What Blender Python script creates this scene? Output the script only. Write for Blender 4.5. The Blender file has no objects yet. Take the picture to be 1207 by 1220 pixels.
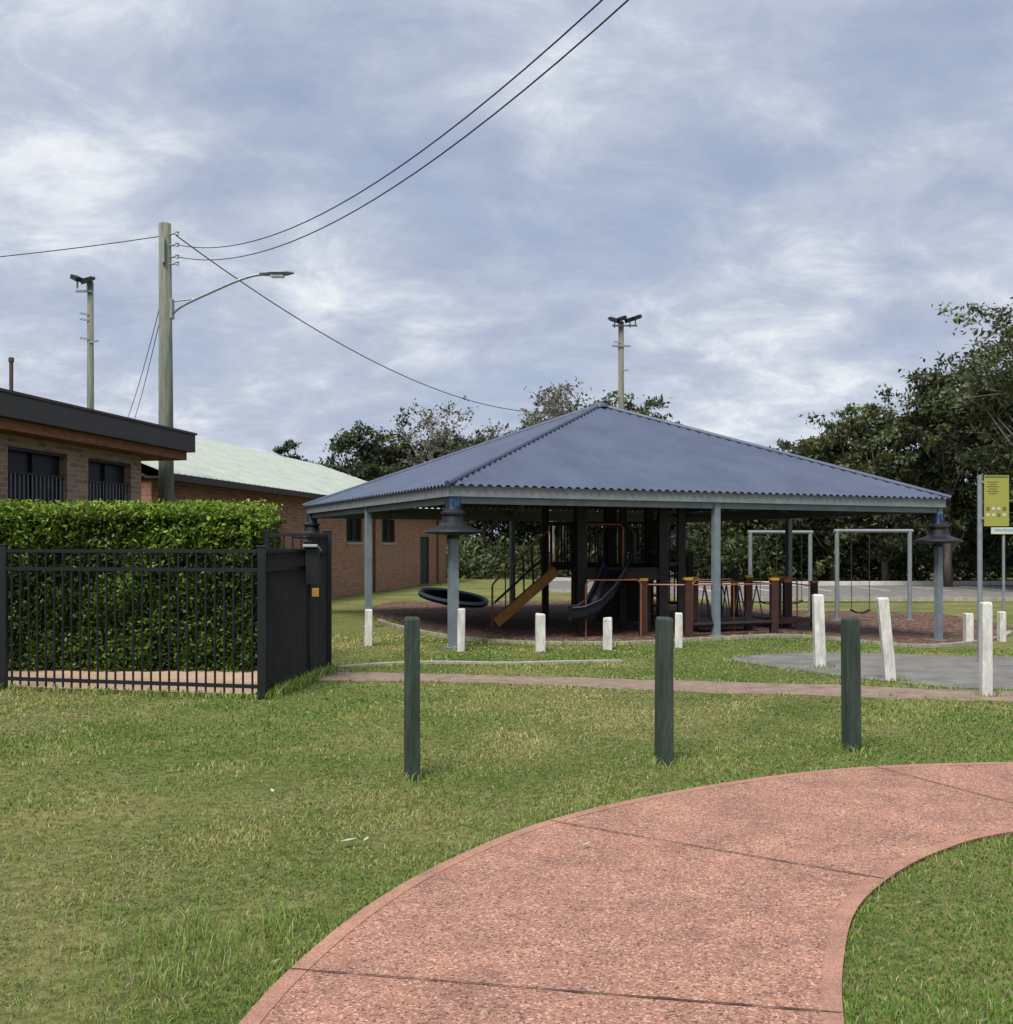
import bpy, bmesh, math, random
import numpy as np
from mathutils import Vector, Matrix
random.seed(7); rng=np.random.default_rng(7)
scene=bpy.context.scene
col=scene.collection

# ------------------------------------------------------------------ terrain
def ss(t):
    t=np.clip(t,0,1); return t*t*(3-2*t)
def gz(x,y):
    return -0.30*ss((np.asarray(x,float)-4.5)/4.0)*ss((np.asarray(y,float)-14.0)/4.0)
def gzf(x,y): return float(gz(x,y))

# ------------------------------------------------------------------ materials
def newmat(name):
    m=bpy.data.materials.new(name); m.use_nodes=True
    nt=m.node_tree; b=nt.nodes["Principled BSDF"]; return m,nt,b
def mat(name,color,rough=0.7,metal=0.0,var=0.15,scale=3.0,bump=0.0,bscale=60.0,color2=None,spec=0.4,stretch=(1,1,1)):
    m,nt,b=newmat(name); N=nt.nodes; L=nt.links
    tc=N.new("ShaderNodeTexCoord"); mp=N.new("ShaderNodeMapping"); mp.inputs['Scale'].default_value=stretch
    L.new(tc.outputs['Object'],mp.inputs['Vector'])
    n=N.new("ShaderNodeTexNoise"); n.inputs['Scale'].default_value=scale; n.inputs['Detail'].default_value=5; n.inputs['Roughness'].default_value=0.65
    L.new(mp.outputs[0],n.inputs['Vector'])
    r=N.new("ShaderNodeValToRGB"); r.color_ramp.elements[0].position=0.32; r.color_ramp.elements[1].position=0.68
    c=color; c2=color2 if color2 else tuple(min(1,k*(1+var)) for k in c)
    c1=c if color2 else tuple(k*(1-var) for k in c)
    r.color_ramp.elements[0].color=(*c1,1); r.color_ramp.elements[1].color=(*c2,1)
    L.new(n.outputs['Fac'],r.inputs[0]); L.new(r.outputs[0],b.inputs['Base Color'])
    b.inputs['Roughness'].default_value=rough; b.inputs['Metallic'].default_value=metal
    b.inputs['Specular IOR Level'].default_value=spec
    if bump>0:
        n2=N.new("ShaderNodeTexNoise"); n2.inputs['Scale'].default_value=bscale; n2.inputs['Detail'].default_value=3
        L.new(mp.outputs[0],n2.inputs['Vector'])
        bp=N.new("ShaderNodeBump"); bp.inputs['Strength'].default_value=bump; bp.inputs['Distance'].default_value=0.02
        L.new(n2.outputs['Fac'],bp.inputs['Height']); L.new(bp.outputs[0],b.inputs['Normal'])
    return m

def attr_mat(name,rough=0.6,trans=0.0,spec=0.3):
    m,nt,b=newmat(name); N=nt.nodes; L=nt.links
    a=N.new("ShaderNodeAttribute"); a.attribute_name="Col"
    L.new(a.outputs['Color'],b.inputs['Base Color'])
    b.inputs['Roughness'].default_value=rough; b.inputs['Specular IOR Level'].default_value=spec
    if trans>0:
        t=N.new("ShaderNodeBsdfTranslucent"); L.new(a.outputs['Color'],t.inputs['Color'])
        mx=N.new("ShaderNodeMixShader"); mx.inputs[0].default_value=trans
        L.new(b.outputs[0],mx.inputs[1]); L.new(t.outputs[0],mx.inputs[2])
        L.new(mx.outputs[0],N["Material Output"].inputs['Surface'])
    return m

M={}
M['leaf']=attr_mat("leaf",0.5,0.25,.35)
M['blade']=attr_mat("grass_blade",0.6,0.25,0.25)
M['bark']=mat("bark",(0.12,0.10,0.085),0.9,scale=6,var=.4,bump=.5,bscale=20,stretch=(1,1,.3))
M['barkpale']=mat("bark_pale",(0.26,0.24,0.21),0.9,scale=3,var=.35)
M['polewood']=mat("weathered_pole",(0.085,0.10,0.075),0.9,scale=5,color2=(0.20,0.215,0.175),bump=.6,bscale=25,stretch=(3,3,.25))
M['green_timber']=mat("green_painted_timber",(0.016,0.028,0.022),0.75,scale=6,color2=(0.045,0.070,0.055),bump=.6,bscale=30,stretch=(3,3,.3))
M['whitepaint']=mat("white_painted_timber",(0.42,0.41,0.37),0.8,scale=8,color2=(0.70,0.70,0.68),bump=.4,bscale=30,stretch=(2,2,.5))
M['black_metal']=mat("black_powdercoat",(0.008,0.009,0.013),0.5,var=.2)
M['navy_black']=mat("lamp_black",(0.012,0.014,0.02),0.5,var=.2)
M['galv']=mat("galvanised",(0.24,0.265,0.28),0.5,metal=.3,scale=8,var=.15)
M['column']=mat("column_paint",(0.16,0.20,0.225),0.6,scale=4,var=.18)
M['fascia']=mat("fascia_paint",(0.21,0.235,0.25),0.6,scale=5,var=.18)
M['bluetape']=mat("blue_paint",(0.03,0.13,0.32),0.6)
M['dark']=mat("dark_interior",(0.012,0.012,0.014),0.5)
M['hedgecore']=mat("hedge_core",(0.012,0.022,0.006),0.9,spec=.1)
M['concrete']=mat("concrete",(0.32,0.29,0.24),0.9,scale=5,var=.25,bump=.3)
M['tanpave']=mat("tan_paving",(0.42,0.30,0.21),0.9,scale=4,var=.15,bump=.3)
M['pinkpath']=mat("worn_path",(0.16,0.112,0.088),0.95,scale=5,color2=(0.29,0.215,0.17),bump=.5)
M['asphalt']=mat("asphalt",(0.12,0.117,0.108),0.95,scale=2.5,color2=(0.215,0.208,0.195),bump=.7,bscale=90)
M['brownfascia']=mat("bronze_fascia",(0.045,0.039,0.036),0.5,scale=2,var=.15)
M['wood']=mat("stained_wood",(0.19,0.075,0.035),0.7,scale=5,var=.35,stretch=(1,1,4))
M['maroon']=mat("maroon_post",(0.042,0.016,0.013),0.6,scale=5,var=.3)
M['darkpost']=mat("dark_post",(0.014,0.011,0.012),0.6,scale=5,var=.3)
M['yellow']=mat("yellow_plastic",(0.42,0.23,0.02),0.5)
M['ochre']=mat("ochre_board",(0.40,0.18,0.04),0.6,scale=6,var=.25)
M['orange']=mat("orange_tube",(0.27,0.095,0.045),0.5)
M['navyplastic']=mat("navy_plastic",(0.009,0.011,0.02),0.4)
M['rust']=mat("rusty_pipe",(0.09,0.06,0.045),0.9)
M['rubber']=mat("rubber",(0.010,0.010,0.010),0.7)
M['wire']=mat("cable",(0.03,0.03,0.035),0.6)
M['glass']=mat("window_glass",(0.012,0.013,0.015),0.3,spec=.3)
M['rimblue']=mat("rim_blue",(0.34,0.46,0.54),0.4)
M['signgreen']=mat("sign_yellow_green",(0.30,0.30,0.06),0.5,var=.06)
M['signtext']=mat("sign_text",(0.12,0.14,0.05),0.6)
M['signwhite']=mat("sign_white",(0.5,0.52,0.45),0.5)
M['signblue']=mat("sign_blue",(0.25,0.38,0.5),0.5)
M['joint']=mat("dark_joint",(0.06,0.038,0.03),1.0)  # dark brown of the thin strips laid along the path's saw-cut joints
M['lamp_glass']=mat("lamp_glass",(0.45,0.47,0.48),0.3)
M['line']=mat("road_line",(0.50,0.50,0.47),0.8,var=.2)
M['leaflitter']=mat("dry_leaf",(0.45,0.40,0.30),0.8)
M['flower']=mat("flower_yellow",(0.6,0.45,0.03),0.8)

def grass_ground():
    m,nt,b=newmat("grass_ground"); N=nt.nodes; L=nt.links
    tc=N.new("ShaderNodeTexCoord")
    def noise(s,d=8,r=.65):
        n=N.new("ShaderNodeTexNoise"); n.inputs['Scale'].default_value=s; n.inputs['Detail'].default_value=d; n.inputs['Roughness'].default_value=r
        L.new(tc.outputs['Object'],n.inputs['Vector']); return n
    n1=noise(0.6,5); n2=noise(14,6,.8)
    r=N.new("ShaderNodeValToRGB"); e=r.color_ramp.elements
    e[0].position=.35; e[0].color=(0.105,0.145,0.036,1); e[1].position=.66; e[1].color=(0.235,0.22,0.095,1)
    L.new(n1.outputs['Fac'],r.inputs[0])
    r2=N.new("ShaderNodeValToRGB"); e=r2.color_ramp.elements
    e[0].position=.35; e[0].color=(0.45,0.45,0.45,1); e[1].position=.65; e[1].color=(1.3,1.3,1.2,1)
    L.new(n2.outputs['Fac'],r2.inputs[0])
    mx=N.new("ShaderNodeMix"); mx.data_type='RGBA'; mx.blend_type='MULTIPLY'; mx.inputs[0].default_value=1
    L.new(r.outputs[0],mx.inputs[6]); L.new(r2.outputs[0],mx.inputs[7]); L.new(mx.outputs[2],b.inputs['Base Color'])
    b.inputs['Roughness'].default_value=.95; b.inputs['Specular IOR Level'].default_value=.1
    bp=N.new("ShaderNodeBump"); bp.inputs['Strength'].default_value=.8; bp.inputs['Distance'].default_value=.04
    L.new(n2.outputs['Fac'],bp.inputs['Height']); L.new(bp.outputs[0],b.inputs['Normal'])
    return m
M['grass']=grass_ground()

def aggregate(name,base,dark,light,sc=120):
    m,nt,b=newmat(name); N=nt.nodes; L=nt.links
    tc=N.new("ShaderNodeTexCoord")
    v=N.new("ShaderNodeTexVoronoi"); v.inputs['Scale'].default_value=sc; L.new(tc.outputs['Object'],v.inputs['Vector'])
    sp=N.new("ShaderNodeSeparateColor"); L.new(v.outputs['Color'],sp.inputs[0])
    r=N.new("ShaderNodeValToRGB"); e=r.color_ramp.elements
    e[0].position=0; e[0].color=(*dark,1); e[1].position=1; e[1].color=(*light,1)
    a=e.new(.22); a.color=(*[k*.86 for k in base],1); a=e.new(.80); a.color=(*[k*1.14 for k in base],1)
    L.new(sp.outputs[0],r.inputs[0])
    n=N.new("ShaderNodeTexNoise"); n.inputs['Scale'].default_value=2.4; n.inputs['Detail'].default_value=8; n.inputs['Roughness'].default_value=.78
    L.new(tc.outputs['Object'],n.inputs['Vector'])
    r2=N.new("ShaderNodeValToRGB"); e=r2.color_ramp.elements
    e[0].position=.33; e[0].color=(.70,.72,.77,1); e[1].position=.66; e[1].color=(1.18,1.18,1.16,1)
    L.new(n.outputs['Fac'],r2.inputs[0])
    mx=N.new("ShaderNodeMix"); mx.data_type='RGBA'; mx.blend_type='MULTIPLY'; mx.inputs[0].default_value=1
    L.new(r.outputs[0],mx.inputs[6]); L.new(r2.outputs[0],mx.inputs[7]); L.new(mx.outputs[2],b.inputs['Base Color'])
    b.inputs['Roughness'].default_value=.9; b.inputs['Specular IOR Level'].default_value=.2
    bp=N.new("ShaderNodeBump"); bp.inputs['Strength'].default_value=.6; bp.inputs['Distance'].default_value=.005
    L.new(v.outputs['Distance'],bp.inputs['Height']); L.new(bp.outputs[0],b.inputs['Normal'])
    return m
M['redpath']=aggregate("red_aggregate_concrete",(0.335,0.172,0.122),(0.11,0.055,0.042),(0.54,0.38,0.30))
M['rededge']=aggregate("red_edge_concrete",(0.375,0.20,0.145),(0.28,0.145,0.105),(0.44,0.26,0.195),180)
def mulch():
    m,nt,b=newmat("bark_mulch"); N=nt.nodes; L=nt.links
    tc=N.new("ShaderNodeTexCoord")
    v=N.new("ShaderNodeTexVoronoi"); v.inputs['Scale'].default_value=16; L.new(tc.outputs['Object'],v.inputs['Vector'])
    sp=N.new("ShaderNodeSeparateColor"); L.new(v.outputs['Color'],sp.inputs[0])
    r=N.new("ShaderNodeValToRGB"); e=r.color_ramp.elements
    e[0].color=(0.03,0.013,0.009,1); e[1].color=(0.24,0.14,0.09,1); a=e.new(.6); a.color=(0.09,0.046,0.032,1)
    L.new(sp.outputs[0],r.inputs[0]); L.new(r.outputs[0],b.inputs['Base Color']); b.inputs['Roughness'].default_value=1
    bp=N.new("ShaderNodeBump"); bp.inputs['Strength'].default_value=.8; bp.inputs['Distance'].default_value=.03
    L.new(v.outputs['Distance'],bp.inputs['Height']); L.new(bp.outputs[0],b.inputs['Normal'])
    return m
M['mulch']=mulch()
def brick(name,c1,c2,cm,k=0.18):
    m,nt,b=newmat(name); N=nt.nodes; L=nt.links
    tc=N.new("ShaderNodeTexCoord"); l=math.hypot(k,1); d=(k/l+1/l,1/l-k/l,0)
    dp=N.new("ShaderNodeVectorMath"); dp.operation='DOT_PRODUCT'; dp.inputs[1].default_value=d
    L.new(tc.outputs['Object'],dp.inputs[0])
    s=N.new("ShaderNodeSeparateXYZ"); L.new(tc.outputs['Object'],s.inputs[0])
    c=N.new("ShaderNodeCombineXYZ"); L.new(dp.outputs['Value'],c.inputs[0]); L.new(s.outputs[2],c.inputs[1])
    br=N.new("ShaderNodeTexBrick"); L.new(c.outputs[0],br.inputs['Vector'])
    br.inputs['Scale'].default_value=1; br.inputs['Brick Width'].default_value=.24; br.inputs['Row Height'].default_value=.086
    br.inputs['Mortar Size'].default_value=.011; br.inputs['Color1'].default_value=(*c1,1); br.inputs['Color2'].default_value=(*c2,1); br.inputs['Mortar'].default_value=(*cm,1)
    L.new(br.outputs[0],b.inputs['Base Color']); b.inputs['Roughness'].default_value=.9
    bp=N.new("ShaderNodeBump"); bp.inputs['Strength'].default_value=.4; bp.inputs['Distance'].default_value=.01; bp.invert=True
    L.new(br.outputs['Fac'],bp.inputs['Height']); L.new(bp.outputs[0],b.inputs['Normal'])
    return m
M['brick1']=brick("tan_brick",(0.32,0.21,0.14),(0.20,0.12,0.08),(0.28,0.25,0.21))
M['brick2']=brick("orange_brick",(0.38,0.175,0.10),(0.24,0.105,0.06),(0.28,0.22,0.17))
M['roofblue']=mat("blue_colorbond",(0.062,0.080,0.130),0.5,scale=1.2,color2=(0.085,0.106,0.165),metal=.1,spec=.4)
M['roofgreen']=mat("pale_green_roof",(0.25,0.29,0.26),0.6,scale=2,color2=(0.35,0.39,0.35))

# ------------------------------------------------------------------ mesh builder
class MB:
    def __init__(s): s.v=[];s.f=[];s.m=[]
    def add(s,vs,fs,mi=0):
        o=len(s.v); s.v+= [tuple(map(float,v)) for v in vs]
        for f in fs: s.f.append([o+i for i in f]); s.m.append(mi)
    def box(s,cx,cy,cz,sx,sy,sz,rz=0,mi=0):
        c,sn=math.cos(rz),math.sin(rz); vs=[]
        for dz in(-.5,.5):
            for dx,dy in((-.5,-.5),(.5,-.5),(.5,.5),(-.5,.5)):
                x=dx*sx;y=dy*sy; vs.append((cx+x*c-y*sn,cy+x*sn+y*c,cz+dz*sz))
        s.add(vs,[(3,2,1,0),(4,5,6,7),(0,1,5,4),(1,2,6,5),(2,3,7,6),(3,0,4,7)],mi)
    def beam(s,p0,p1,w,h,mi=0,up=(0,0,1)):
        p0=Vector(p0);p1=Vector(p1);d=(p1-p0).normalized();u=Vector(up)
        if abs(d.dot(u))>.98:u=Vector((0,1,0))
        sd=d.cross(u).normalized();u=sd.cross(d)
        vs=[]
        for p in(p0,p1):
            for a,b in((-1,-1),(1,-1),(1,1),(-1,1)): vs.append(p+sd*a*w/2+u*b*h/2)
        s.add(vs,[(0,1,2,3),(7,6,5,4),(4,5,1,0),(5,6,2,1),(6,7,3,2),(7,4,0,3)],mi)
    def tube(s,pts,r,n=8,mi=0,cap=True):
        pts=[Vector(p) for p in pts]
        if not isinstance(r,(list,tuple)): r=[r]*len(pts)
        vs=[];fs=[];ref=None
        for i,p in enumerate(pts):
            d=(pts[min(i+1,len(pts)-1)]-pts[max(i-1,0)]).normalized()
            if ref is None:
                ref=Vector((0,0,1)) if abs(d.z)<.9 else Vector((1,0,0))
            a=d.cross(ref).normalized(); b=d.cross(a).normalized()
            if abs(d.dot(ref))>.95: ref=a
            for k in range(n):
                t=2*math.pi*k/n; vs.append(p+(a*math.cos(t)+b*math.sin(t))*r[i])
        for i in range(len(pts)-1):
            for k in range(n): fs.append((i*n+k,i*n+(k+1)%n,(i+1)*n+(k+1)%n,(i+1)*n+k))
        if cap: fs.append(tuple(range(n))[::-1]); fs.append(tuple((len(pts)-1)*n+k for k in range(n)))
        s.add(vs,fs,mi)
    def lathe(s,cx,cy,prof,n=24,mi=0):
        vs=[];fs=[]
        for r,z in prof:
            for k in range(n):
                t=2*math.pi*k/n; vs.append((cx+r*math.cos(t),cy+r*math.sin(t),z))
        for i in range(len(prof)-1):
            for k in range(n): fs.append((i*n+k,i*n+(k+1)%n,(i+1)*n+(k+1)%n,(i+1)*n+k))
        s.add(vs,fs,mi)
    def obj(s,name,mats,parent=None,smooth=False,bevel=0):
        me=bpy.data.meshes.new(name); me.from_pydata(s.v,[],s.f)
        for m in mats: me.materials.append(M[m])
        me.polygons.foreach_set("material_index",s.m)
        if smooth: me.polygons.foreach_set("use_smooth",[True]*len(s.f))
        me.update(); o=bpy.data.objects.new(name,me); col.objects.link(o)
        if bevel:
            b=o.modifiers.new("b",'BEVEL'); b.width=bevel; b.segments=2; b.limit_method='ANGLE'
        if parent: o.parent=parent
        return o
def empty(name):
    e=bpy.data.objects.new(name,None); col.objects.link(e); e.empty_display_size=.1; return e

def catmull(pts,n=8):
    P=[np.array(p,float) for p in pts]; P=[2*P[0]-P[1]]+P+[2*P[-1]-P[-2]]; out=[]
    for i in range(1,len(P)-2):
        for k in range(n):
            t=k/n; a,b,c,d=P[i-1],P[i],P[i+1],P[i+2]
            out.append(.5*((2*b)+(-a+c)*t+(2*a-5*b+4*c-d)*t*t+(-a+3*b-3*c+d)*t**3))
    out.append(P[-2]); return np.array(out)

def sheet(name,poly,off,matname,step=0.5,skirt=0.0,cuts=True):
    bm=bmesh.new(); vs=[bm.verts.new((p[0],p[1],0)) for p in poly]; f=bm.faces.new(vs)
    bmesh.ops.triangulate(bm,faces=[f])
    if cuts:
        xs=[p[0] for p in poly]; ys=[p[1] for p in poly]
        for a,(lo,hi) in enumerate(((min(xs),max(xs)),(min(ys),max(ys)))):
            lo2=max(lo,4.0 if a==0 else 13.5); hi2=min(hi,9.0 if a==0 else 18.5)
            t=lo2
            while t<hi2:
                co=(t,0,0) if a==0 else (0,t,0); no=(1,0,0) if a==0 else (0,1,0)
                bmesh.ops.bisect_plane(bm,geom=bm.verts[:]+bm.edges[:]+bm.faces[:],plane_co=co,plane_no=no); t+=step
    for v in bm.verts: v.co.z=gzf(v.co.x,v.co.y)+off
    bm.normal_update()
    for f in bm.faces:
        if f.normal.z<0: f.normal_flip()
    if skirt>0:
        be=[e for e in bm.edges if e.is_boundary]
        r=bmesh.ops.extrude_edge_only(bm,edges=be)
        for v in [g for g in r['geom'] if isinstance(g,bmesh.types.BMVert)]: v.co.z-=skirt
    me=bpy.data.meshes.new(name); bm.to_mesh(me); bm.free(); me.materials.append(M[matname])
    o=bpy.data.objects.new(name,me); col.objects.link(o); return o
def strip(name,line,w,off,h,matname,side=0,parent=None):
    L=np.array(line,float); T=np.gradient(L,axis=0); T/=np.linalg.norm(T,axis=1)[:,None]
    Nn=np.stack([-T[:,1],T[:,0]],1)
    a=L+Nn*(w*(side+1)/2); b=L+Nn*(w*(side-1)/2)
    mb=MB(); n=len(L); vs=[]
    for i in range(n):
        za=gzf(*a[i])+off; zb=gzf(*b[i])+off
        vs+=[(a[i][0],a[i][1],za),(b[i][0],b[i][1],zb),(a[i][0],a[i][1],za-h),(b[i][0],b[i][1],zb-h)]
    fs=[]
    for i in range(n-1):
        o=4*i; fs+=[(o,o+1,o+5,o+4),(o+2,o,o+4,o+6),(o+1,o+3,o+7,o+5)]
    mb.add(vs,fs); return mb.obj(name,[matname],parent)

# ------------------------------------------------------------------ ground
gx=np.concatenate([[-1500,-600,-250,-120,-60,-30],np.arange(-16,18,.5),[20,24,30,45,70,120,250,600,1500]])
gy=np.concatenate([[-300,-100,-40,-15,-5],np.arange(0,34,.5),[36,40,50,60,80,120,250,600,2000]])
X,Y=np.meshgrid(gx,gy); Z=gz(X,Y)
V=np.stack([X,Y,Z],-1).reshape(-1,3); nx=len(gx)
F=[(j*nx+i,j*nx+i+1,(j+1)*nx+i+1,(j+1)*nx+i) for j in range(len(gy)-1) for i in range(nx-1)]
me=bpy.data.meshes.new("ground"); me.from_pydata(V.tolist(),[],F); me.materials.append(M['grass'])
col.objects.link(bpy.data.objects.new("ground",me))

outer=catmull([(-1.0,1.2),(-1.0,2.0),(-.95,2.8),(-.883,3.405),(-.80,3.85),(-.634,4.416),(-.395,4.95),(-.016,5.557),(.329,5.96),(.766,6.34),(1.379,6.76),(2.038,7.11),(2.705,7.33),(3.728,7.467),(5,7.45),(7,7.2),(10,6.6)],8)
inner=catmull([(.75,1.2),(.85,2.0),(.98,2.8),(1.131,3.405),(1.29,3.883),(1.521,4.416),(1.835,4.86),(2.257,5.284),(2.815,5.638),(3.8,5.88),(5,5.88),(7,5.6),(10,5.0)],8)
redpoly=np.concatenate([outer,inner[::-1]])
sheet("footpath",redpoly,.018,'redpath',cuts=False,skirt=.03)
e1=strip("path_edging",outer,.07,.0215,.03,'rededge',side=-1)
e2=strip("path_edging",inner,.07,.0215,.03,'rededge',side=1)
jt=MB()
def joint(p,q,w=.010):
    p=np.array(p,float);q=np.array(q,float);d=q-p;d/=np.linalg.norm(d);n=np.array([-d[1],d[0]])
    K=25;vs=[]
    for i in range(K):
        c=p+(q-p)*i/(K-1)+n*.002*math.sin(i*2.3); ww=w*(.4+.9*random.random())
        vs+=[(*(c+n*ww/2),.0245),(*(c-n*ww/2),.0245)]
    jt.add(vs,[(2*i+1,2*i+3,2*i+2,2*i) for i in range(K-1)])
joint((-.81,3.80),(1.135,3.44)); joint((.25,5.86),(1.80,4.83)); joint((2.65,7.31),(3.2,6.1)); joint((3.2,6.1),(3.45,5.82))
jt.obj("path_joints",['joint'])

far=catmull([(-2.3,12.95),(-1.2,12.8),(-.03,12.56),(1.0,12.35),(1.97,12.1),(3.84,11.7),(4.67,11.4),(6.0,11.1),(9,10.6)],6)
near=catmull([(-2.3,12.1),(-1.2,12.05),(-.03,11.86),(1.0,11.55),(1.83,11.24),(3.56,10.86),(4.93,10.5),(6.5,10.2),(9,9.6)],6)
near[:,1]+=rng.normal(0,.03,len(near)); far[:,1]+=rng.normal(0,.03,len(far))
pinkpoly=np.concatenate([near,far[::-1]])
sheet("gate_path",pinkpoly,.012,'pinkpath',cuts=False,skirt=.02)
asph=catmull([(3.1,14.4),(3.7,14.95),(5.0,15.3),(7.4,15.1),(11,14.6),(14,14.2)],5)
asph2=catmull([(14,10.2),(9,10.75),(6.0,11.2),(4.9,11.6),(4.1,12.6),(3.4,13.7),(3.1,14.4)],5)[:-1]
asphpoly=np.concatenate([asph,asph2])
sheet("asphalt_driveway",asphpoly,.018,'asphalt',skirt=.03)
k=catmull([(-2.25,13.35),(-1.7,13.75),(-1.0,13.95),(0,13.85),(.8,14.0),(1.6,14.1)],6)
strip("concrete_kerb",k,.12,.035,.08,'concrete')
tan=[(-9.5,11.9),(-5.64,11.55),(-2.75,10.95),(-2.45,13.0),(-2.9,15.5),(-9.5,15.5)]
sheet("courtyard_paving",tan,.012,'tanpave',cuts=False)
mfront=[(-3.6,26.5),(-3.1,23.5),(-2.5,21.0),(-1.5,18.7),(-.75,17.5),(.23,16.75),(1.2,16.62),(2.16,16.7),(3.73,17.5),(5.4,18.3),(7.8,19.0),(10.2,21.0),(12.0,24.0)]
mf=catmull(mfront,6)
mulchpoly=np.concatenate([mf,np.array([(12.5,29.5),(6,31),(-3.4,29.5)])])
sheet("mulch_bed",mulchpoly,.016,'mulch',step=.5)
strip("garden_edging",mf[10:70],.10,.06,.10,'concrete')
park=[(1.5,36.5),(7,35),(40,36),(80,44),(80,62),(30,51),(8,49),(1.5,47.5)]
sheet("car_park",park,.03,'asphalt',step=.5)
kp=np.array([(1.5,47.6),(8,49.1),(30,51.1),(80,62.2)]); strip("car_park_kerb",kp,.3,.22,.26,'line')
kp=np.array([(1.5,36.4),(7,34.9),(40,35.9),(80,43.9)]); strip("car_park_kerb",kp,.15,.10,.15,'concrete')
pl=MB()
for i in range(14):
    x=6+i*2.6; y=47.3+(x-8)*.09
    pl.add([(x,y-4.5,gzf(x,y)+.036),(x+.16,y-4.5,gzf(x,y)+.036),(x+.16,y,gzf(x,y)+.036),(x,y,gzf(x,y)+.036)],[(0,1,2,3)])
pl.obj("parking_lines",['line'])

# ------------------------------------------------------------------ grass blades
def inpoly(x,y,poly):
    poly=np.asarray(poly); c=np.zeros(len(x),bool); j=len(poly)-1
    for i in range(len(poly)):
        xi,yi=poly[i];xj,yj=poly[j]
        if yi!=yj:
            t=((yi>y)!=(yj>y))&(x<(xj-xi)*(y-yi)/(yj-yi)+xi); c^=t
        j=i
    return c
_w=[(rng.uniform(-1,1,2)*f,rng.uniform(0,6.28),1/f**.5) for f in (.6,.9,1.4,2.2,3.5,5,8,12) for _ in range(3)]
def pn(x,y):
    s=0;t=0
    for k,p,a in _w: s=s+a*np.sin(k[0]*x*2+k[1]*y*2+p); t+=a*a
    return s/math.sqrt(t/2)
def blades(name,x,y,h,w,lean,c):
    n=len(x); th=rng.uniform(0,2*np.pi,n); la=rng.uniform(0,2*np.pi,n); z=gz(x,y)
    co=np.zeros((n,5,3)); dx=np.cos(th)*w/2; dy=np.sin(th)*w/2; lx=np.cos(la)*lean; ly=np.sin(la)*lean
    co[:,0]=np.stack([x-dx,y-dy,z-.004],1); co[:,1]=np.stack([x+dx,y+dy,z-.004],1)
    co[:,2]=np.stack([x+dx*.8+lx*.3,y+dy*.8+ly*.3,z+h*.6],1); co[:,3]=np.stack([x-dx*.8+lx*.3,y-dy*.8+ly*.3,z+h*.6],1)
    co[:,4]=np.stack([x+lx,y+ly,z+h],1)
    me=bpy.data.meshes.new(name); me.vertices.add(n*5); me.vertices.foreach_set("co",co.reshape(-1))
    base=(np.arange(n)*5)[:,None]; li=np.concatenate([base+[0,1,2,3],base+[3,2,4]],1).reshape(-1)
    me.loops.add(n*7); me.loops.foreach_set("vertex_index",li)
    st=np.stack([np.arange(n)*7,np.arange(n)*7+4],1).reshape(-1)
    me.polygons.add(n*2); me.polygons.foreach_set("loop_start",st)
    me.update(calc_edges=True)
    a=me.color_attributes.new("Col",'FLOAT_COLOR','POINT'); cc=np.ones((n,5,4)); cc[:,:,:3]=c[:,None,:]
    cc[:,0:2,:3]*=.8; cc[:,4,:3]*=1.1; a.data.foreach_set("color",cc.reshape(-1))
    me.materials.append(M['blade']); o=bpy.data.objects.new(name,me); col.objects.link(o); return o
d0,d1=2.7,19.0; n=400000
u=rng.uniform(0,1,n); d=(math.sqrt(d0)+u*(math.sqrt(d1)-math.sqrt(d0)))**2
x=rng.uniform(-1,1,n)*(.54*d+.5); y=d
keep=~inpoly(x,y,redpoly)
for P in (pinkpoly,asphpoly,tan,mulchpoly): keep&=~inpoly(x,y,P)
keep&=~((pn(x*1.6,y*1.6)>.8)&(rng.uniform(0,1,n)<.6))
worn=1.3*np.exp(-((x+4.35)**2/.10+(y-9.67)**2/.02))+.6*np.exp(-((x+4.1)**2/.2+(y-8.9)**2/.03))
x,y,worn=x[keep],y[keep],worn[keep]; n=len(x)
p=pn(x*.45,y*.45); q=pn(x*2.5+9,y*2.5)
f=np.clip(.55+.40*p+.26*q+rng.normal(0,.15,n)+np.clip((y-6)*.03,-.1,.2),0,1)[:,None]
c=(1-f)*np.array([.115,.222,.033])+f*np.array([.335,.340,.115])
dry=rng.uniform(0,1,n)<(.11+.16*np.clip(p,0,1.5)+worn); c[dry]=np.array([.48,.42,.26])*rng.uniform(.6,1,(dry.sum(),1))
c*=rng.uniform(.62,1.28,(n,1))*(1+.10*np.clip(q,-1.5,1.5))[:,None]
hh=rng.uniform(.008,.026,n)*(1+.35*np.clip(q,-1,1.5))
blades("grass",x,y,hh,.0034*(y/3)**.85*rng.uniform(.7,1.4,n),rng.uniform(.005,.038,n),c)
tx=[];ty=[];th=[]
def tuft(cx,cy,n,r,h):
    a=rng.normal(0,r,(n,2)); tx.extend(cx+a[:,0]); ty.extend(cy+a[:,1]); th.extend(rng.uniform(.4,1,n)*h)
for cx,cy in ((-1.22,4.05),(-1.35,4.25),(-1.1,3.9),(-1.5,4.0),(-.95,4.3),(-1.3,3.7)): tuft(cx,cy,100,.10,.10)
for bx,by in ((-.652,7.01),(1.163,7.5),(2.72,8.0),(4.14,13.4),(4.58,12.1),(5.15,10.9)): tuft(bx,by-.04,80,.08,.08)
for i in range(70):
    cx=rng.uniform(-5,5);cy=rng.uniform(3.5,11)
    if not inpoly(np.array([cx]),np.array([cy]),redpoly)[0]: tuft(cx,cy,18,.05,.05)
for i in range(28):
    t=i/27; tuft(-2.50+.27*t,10.75+2.3*t,40,.05,.15)
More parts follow.
